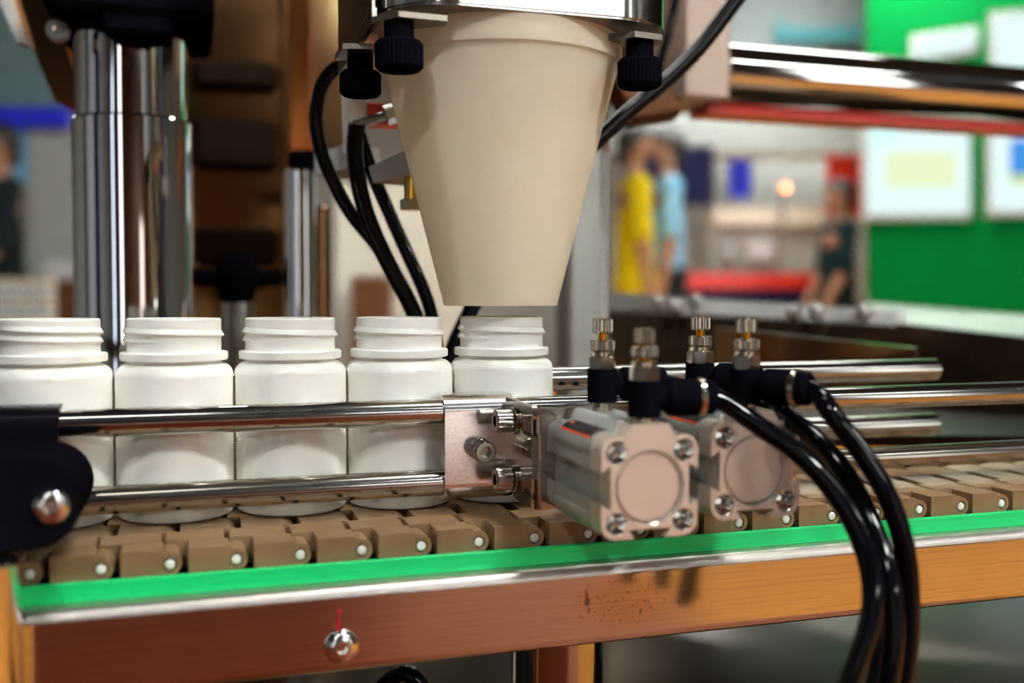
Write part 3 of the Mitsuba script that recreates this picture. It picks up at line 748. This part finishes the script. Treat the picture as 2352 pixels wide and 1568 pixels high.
t = thing('roll_bracket', 'brown steel angle bracket holding the left end of the chrome roll', 'bracket')
add(t + '__arm', slab([at(1405, 168, d=770), at(1508, 168, d=780), at(1572, 250, d=780), at(1462, 266, d=770)], 24), 'brown_paint')
add(t + '__upper_plate', slab([at(1512, -60, d=1020), at(1640, -60, d=1020), at(1640, 90, d=1020), at(1512, 110, d=1020)], 12), 'steel_panel')

t = thing('steel_tray', 'wide shallow stainless tray with a pale rim behind the cylinders', 'tray')
zt = -20
def P(px, py, z):
    v = FW + RT * (px - 1176) / FPX - UP * (py - 784) / FPX
    return EYE * 1000 + v * ((z - EYE[2] * 1000) / v[2])
add(t + '__back_rim', slab([at(1380, 668, d=1250), at(2060, 712, d=1050), at(2060, 752, d=1050), at(1380, 716, d=1250)], 40), 'wall_white')
add(t + '__tinted_shelf', slab([at(1990, 694, d=1500), at(2500, 734, d=1300), at(2500, 790, d=1100), at(1990, 746, d=1200)], 20), 'shelf_reflected_green')  # reflection of the green wall put into the shelf colour
add(t + '__back_wall', slab([at(1380, 712, d=1240), at(2060, 748, d=1040), at(2060, 960, d=1000), at(1380, 930, d=1150)], 10), 'steel_table')
add(t + '__inner_plate', slab([at(1640, 752, d=900), at(2100, 800, d=760), at(2112, 880, d=760), at(1640, 900, d=900)], 6), 'steel_panel')
add(t + '__right_wall', slab([at(2060, 742, d=1000), at(2500, 790, d=900), at(2500, 985, d=860), at(2060, 925, d=960)], 10), 'steel_table')
add(t + '__bottom', slab([at(1420, 1000, d=720), at(2500, 1000, d=720), at(2500, 900, d=1000), at(1420, 880, d=1100)], 8), 'steel_table')
for n, (px, py, dd) in enumerate(((1512, 696, 1190), (1550, 706, 1180), (1600, 692, 1180), (1824, 716, 1100), (1874, 712, 1080), (1985, 716, 1060))):
    add(num(t + '__rim_bolt', n), tr(toward(button_screw(9, 7, 5)), *(at(px, py, d=dd))), 'screw_bright', smooth=30)

# ---------------------------------------------------------------- the hall beyond
def panel(key, corners, th, m, lab=None, cat=None):
    add(key, slab(corners, th), m)
    if lab: thing(key, lab, cat)


def quad(x0, y0, x1, y1, d, d2=None):
    d2 = d if d2 is None else d2
    return [at(x0, y0, d=d), at(x1, y0, d=d2), at(x1, y1, d=d2), at(x0, y1, d=d)]


panel('booth_wall', quad(1990, -700, 2700, 1000, 6000, 5000), 60, 'green_wall', 'bright green booth wall with screens on the right', 'wall panel')
def dw(px): return 1 / (1 / 6000 + (px - 1990) / 710 * (1 / 5000 - 1 / 6000)) - 20


def screen(i, x0, y0, x1, y1, lab, pic, dy=0.0, em=.52):
    q = thing(num('wall_screen', i), lab, 'screen', 'lit screens on the green wall')
    c = [at(x0 - 14, y0 - 12, d=dw(x0)), at(x1 + 14, y0 - 12 + dy * .9, d=dw(x1)), at(x1 + 14, y1 + 14 + dy, d=dw(x1)), at(x0 - 14, y1 + 14, d=dw(x0))]
    add(q + '__frame', slab(c, 18), 'pale_grey')
    c = [at(x0, y0, d=dw(x0) - 26), at(x1, y0 + dy * .9, d=dw(x1) - 26), at(x1, y1 + dy, d=dw(x1) - 26), at(x0, y1, d=dw(x0) - 26)]
    add(q + '__display', slab(c, 22), 'label_black')
    scene[q + '__display']['emitter'] = {'type': 'area', 'radiance': rgb(em * .80, em * 1.0, em * .98)}
    for n, (a0, b0, a1, b1, col) in enumerate(pic):
        e = slab([at(a0, b0, d=dw(a0) - 32), at(a1, b0, d=dw(a1) - 32), at(a1, b1, d=dw(a1) - 32), at(a0, b1, d=dw(a0) - 32)], 4)
        add(num(q + '__display__picture', n), e, 'label_black')
        scene[num(q + '__display__picture', n)]['emitter'] = {'type': 'area', 'radiance': rgb(*col)}


screen(0, 1992, 284, 2222, 492, 'large white lit screen at mid height, left of the other', [(2035, 350, 2195, 430, (.42, .48, .30)), (2000, 296, 2060, 330, (.36, .56, .56))], -4)
screen(1, 2276, 284, 2560, 484, 'lit screen at mid height cut by the right edge, with a blue picture', [(2320, 320, 2420, 400, (.02, .15, .42)), (2320, 400, 2420, 420, (.3, .36, .1))], -8)
screen(2, 2104, 92, 2236, 134, 'lit screen above the chrome roll, left of the upper pair', [], -26)
screen(3, 2284, 40, 2560, 200, 'tall lit screen in the upper right corner', [], -30, .52)
panel('sign_board', quad(1660, -300, 1992, 110, 6600), 40, 'sign_grey', 'pale grey fascia board with teal lettering at the top', 'sign')
thing('sign_board', 'pale grey fascia board with teal lettering at the top', 'sign')
scene['sign_board__panel'] = scene.pop('sign_board')
for n in range(9):
    x = 1786 + n * 22
    h = [50, 34, 38, 30, 36, 32, 40, 30, 44][n]
    panel(num('sign_board__letter', n), quad(x, 94 - h * .9, x + 13, 96, 6560), 20, 'teal_paint')
panel('soffit', quad(1380, 255, 2000, 352, 8200, 7400), 300, 'soffit_grey', 'white soffit band across the far booth', 'soffit')
panel('grey_stand_wall', quad(1380, 340, 1990, 700, 8900, 8400), 80, 'wall_grey', 'grey stand wall under the white soffit', 'wall panel')
panel('navy_banner', quad(1462, 338, 1638, 470, 7500), 30, 'navy', 'dark navy banner behind the two people', 'banner')
scene['navy_banner__cloth'] = scene.pop('navy_banner')
panel('navy_banner__pole', quad(1545, 460, 1555, 975, 7510), 24, 'machine_grey')
panel('white_flag', [at(1528, 400, d=8150), at(1618, 372, d=8150), at(1622, 392, d=8150), at(1534, 420, d=8150)], 30, 'wall_white', 'slanting white lamp strip before the navy banner', 'light strip')
panel('blue_sign', quad(1676, 338, 1724, 452, 8200), 30, 'blue_paint', 'upright blue sign on the grey stand wall', 'sign')
t = thing('orange_lamp', 'glowing round orange lamp on the grey wall', 'lamp')
c0 = at(1805, 431, d=7600)
add(t + '__lens', tr(trimesh.creation.icosphere(3, 13), *c0), 'label_orange', smooth=True)
scene[t + '__lens']['emitter'] = {'type': 'area', 'radiance': rgb(22, 3.4, .15)}
add(t + '__base', tr(away(cyl(20, 8, 60, 32)), *c0), 'machine_grey', smooth=30)
add(t + '__pole', cbox(c0[0] - 12, c0[0] + 12, c0[1] + 30, c0[1] + 54, -750, c0[2] + 10, 2), 'machine_grey')
t = thing('red_poster', 'red poster with a white figure beside the white screen', 'poster')
add(t + '__sheet', slab(quad(1902, 352, 1976, 496, 6800), 20), 'red_paint')
add(t + '__stand', slab(quad(1930, 490, 1948, 960, 6815), 24), 'machine_grey')
add(t + '__white_mark', slab(quad(1926, 425, 1952, 470, 6770), 14), 'wall_white')
add(t + '__title_mark', slab(quad(1915, 340, 1960, 356, 6770), 14), 'wall_white')
t = thing('far_machine', 'pale machine on display in the far booth', 'machine')
add(t + '__top', slab(quad(1640, 474, 1895, 520, 7800), 500), 'cream_paint')
add(t + '__body', slab(quad(1625, 520, 1880, 632, 7850), 450), 'machine_grey')
add(t + '__door', slab(quad(1650, 545, 1700, 600, 7800), 30), 'wall_grey')
add(t + '__door_001', slab(quad(1715, 545, 1780, 600, 7800), 30), 'pale_grey')
panel('red_counter', quad(1500, 626, 1900, 664, 7150), 300, 'red_paint', 'long red counter front below the far machine', 'counter')
panel('dark_plinth', quad(1500, 668, 1900, 760, 7150), 300, 'navy', 'dark plinth under the red counter', 'plinth')
panel('white_counter', quad(770, 418, 1060, 900, 2700), 300, 'cream_paint', 'bright cream cabinet behind the cables left of the hopper', 'cabinet')
panel('brown_crate', quad(808, 636, 884, 900, 2500), 150, 'brown_paint', 'red-brown box in front of the cream cabinet', 'box')
# upper left
panel('roller_shutter', quad(-260, 20, 205, 246, 5400), 60, 'shutter_teal')
scene['roller_shutter__frame'] = scene.pop('roller_shutter')
thing('roller_shutter', 'grey-green slatted shutter at the upper left', 'shutter')
for n in range(12):
    y0 = 22 + n * 18.5
    panel(num('roller_shutter__slat', n), quad(-255, y0, 200, y0 + 15, 5360), 24, 'shutter_teal')
panel('blue_fascia', quad(-260, 246, 150, 290, 5200), 60, 'blue_paint', 'bright blue fascia strip below the shutter', 'fascia')
panel('grey_booth', quad(66, 282, 460, 640, 5300), 60, 'wall_grey', 'grey booth wall left of the chrome column', 'wall panel')
panel('blue_light_panel', quad(-200, 286, 62, 420, 5320), 40, 'blue_cloth', 'pale blue panel behind the person at the left', 'panel')
panel('stall_counter__top', quad(100, 598, 196, 642, 4700), 400, 'wall_white')
thing('stall_counter', 'white topped counter with a dark brown front low at the left', 'counter')
panel('stall_counter__front', quad(110, 642, 196, 1040, 4720), 300, 'brown_paint')
t = thing('slat_rack', 'pinkish slatted rack at the lower left behind the first bottle', 'rack')
for n in range(6): add(num(t + '__slat', n), slab(quad(-120, 640 + n * 22, 112, 656 + n * 22, 3600), 60), 'wall_white' if n % 2 else 'cream_paint')
add(t + '__back', slab(quad(-120, 636, 112, 900, 3690), 40), 'brown_paint')


# ---------------------------------------------------------------- people in the hall
def blob(bones, it=10, ref=28):
    man = m3.Manifold()
    for a, ra, b, rb in bones:
        pts = []
        for c, r in ((a, ra), (b, rb)):
            pts.append(trimesh.creation.icosphere(2, 1.0).vertices * np.asarray(r) + np.asarray(c))
        man = man + m3.Manifold.hull_points(np.vstack(pts).astype(np.float32))
    m = tomesh(man.refine_to_length(ref))
    m.merge_vertices(); trimesh.smoothing.filter_taubin(m, iterations=it)
    return m


def person(i, x, y, face, shirt, trousers, lab, arm=0.0, scale=1.0):
    """A standing figure; face = heading in degrees (0 looks along +x)."""
    q = thing(num('person', i), lab, 'person')
    J = {}
    hw = 92
    hands = []
    body = [((0, 0, 1470), (48, 48, 48), (0, 0, 1560), (46, 46, 46)), ((0, 0, 1610), (78, 68, 85), (14, 0, 1640), (86, 74, 98)),
            ((92, 0, 1620), (14, 10, 18), (70, 0, 1640), (14, 12, 20)), ((0, 0, 1400), (60, 60, 60), (0, 0, 1470), (48, 48, 48)),
            ((10, 82, 1625), (10, 8, 24), (10, 78, 1625), (10, 8, 24)), ((10, -82, 1625), (10, 8, 24), (10, -78, 1625), (10, 8, 24))]
    for s in (-1, 1):
        sh, el, wr = (0, s * 185, 1390), (30 + 60 * arm, s * 232, 1120), (120 + 200 * arm, s * (215 - 60 * arm), 900 + 200 * arm)
        body += [(sh, (48,) * 3, el, (38,) * 3), (el, (38,) * 3, wr, (27,) * 3), (wr, (27,) * 3, (wr[0] + 25, wr[1], wr[2] - 80), (38, 18, 40))]
        for f in range(4):
            o = (f - 1.5) * 20
            body.append(((wr[0] + 25 + o, wr[1], wr[2] - 100), (9,) * 3, (wr[0] + 38 + o, wr[1] - s * 8, wr[2] - (180 if f in (1, 2) else 165)), (8,) * 3))
        body.append(((wr[0] + 55, wr[1], wr[2] - 60), (10,) * 3, (wr[0] + 78, wr[1] - s * 6, wr[2] - 120), (9,) * 3))
        body += [((0, s * hw, 900), (80,) * 3, (12, s * hw, 480), (56,) * 3), ((12, s * hw, 480), (56,) * 3, (-8, s * hw, 90), (40,) * 3), ((-8, s * hw, 60), (42,) * 3, (120, s * hw * 1.1, 35), (40, 38, 32))]
    body.append(((0, 0, 950), (92, 150, 110), (0, 0, 1330), (90, 170, 100)))
    sh = [((0, 0, 1380), (78, 165, 70), (0, 0, 1150), (104, 170, 90)), ((0, 0, 1150), (104, 170, 90), (0, 0, 900), (112, 175, 40))]
    tz = []
    for s in (-1, 1):
        s0, e0 = (0, s * 185, 1395), (30 + 60 * arm, s * 232, 1130)
        sh += [((0, s * 120, 1400), (80, 60, 60), s0, (66,) * 3), (s0, (64,) * 3, e0, (54,) * 3)]
        tz += [((0, s * hw * .9, 890), (112, 98, 80), (12, s * hw, 480), (78,) * 3), ((12, s * hw, 480), (78,) * 3, (-8, s * hw, 80), (66,) * 3)]
    hair = [((-22, 0, 1655), (84, 82, 92), (8, 0, 1680), (84, 78, 66)), ((-60, 0, 1560), (40, 56, 30), (-40, 0, 1640), (60, 74, 60))]
    shoes = [((-30, s * hw, 38), (48, 46, 38), (130, s * hw * 1.12, 30), (46, 46, 30)) for s in (-1, 1)]
    eyes = [((84, s * 30, 1640), (7, 13, 7), (85, s * 30, 1640), (7, 13, 7)) for s in (-1, 1)]
    w = T().translate([x / 1000, y / 1000, -.75]).rotate([0, 0, 1], face).scale(scale)
    for part, bones, m in (('body', body, 'skin'), ('shirt', sh, shirt), ('trousers', tz, trousers), ('hair', hair, 'hair'), ('shoes', shoes, 'black_plastic'), ('eyes', eyes, 'hair')):
        add(q + '__' + part, blob(bones, 8 if part != 'eyes' else 1, 24 if part != 'eyes' else 8), m, smooth=True, to=w)


for i, (px, d, face, a, b, lab, arm, s) in enumerate(((1457, 6000, -17, 'yellow_cloth', 'yellow_cloth', 'person in a yellow shirt and yellow trousers, seen from the side', -0.35, 1.06),
                                                      (1530, 6700, 163, 'blue_cloth', 'dark_cloth', 'person in a light blue shirt and dark trousers beside the one in yellow', -0.3, 1.11),
                                                      (1925, 6300, 163, 'teal_cloth', 'dark_cloth', 'person in dark clothes in front of the red poster', 0.1, 0.9),
                                                      (4, 5000, 200, 'dark_cloth', 'dark_cloth', 'person in black clothes at the left edge of the photo', 0.3, 0.97))):
    c0 = at(px, 676, d=d); person(i, c0[0], c0[1], face, a, b, lab, arm, s)
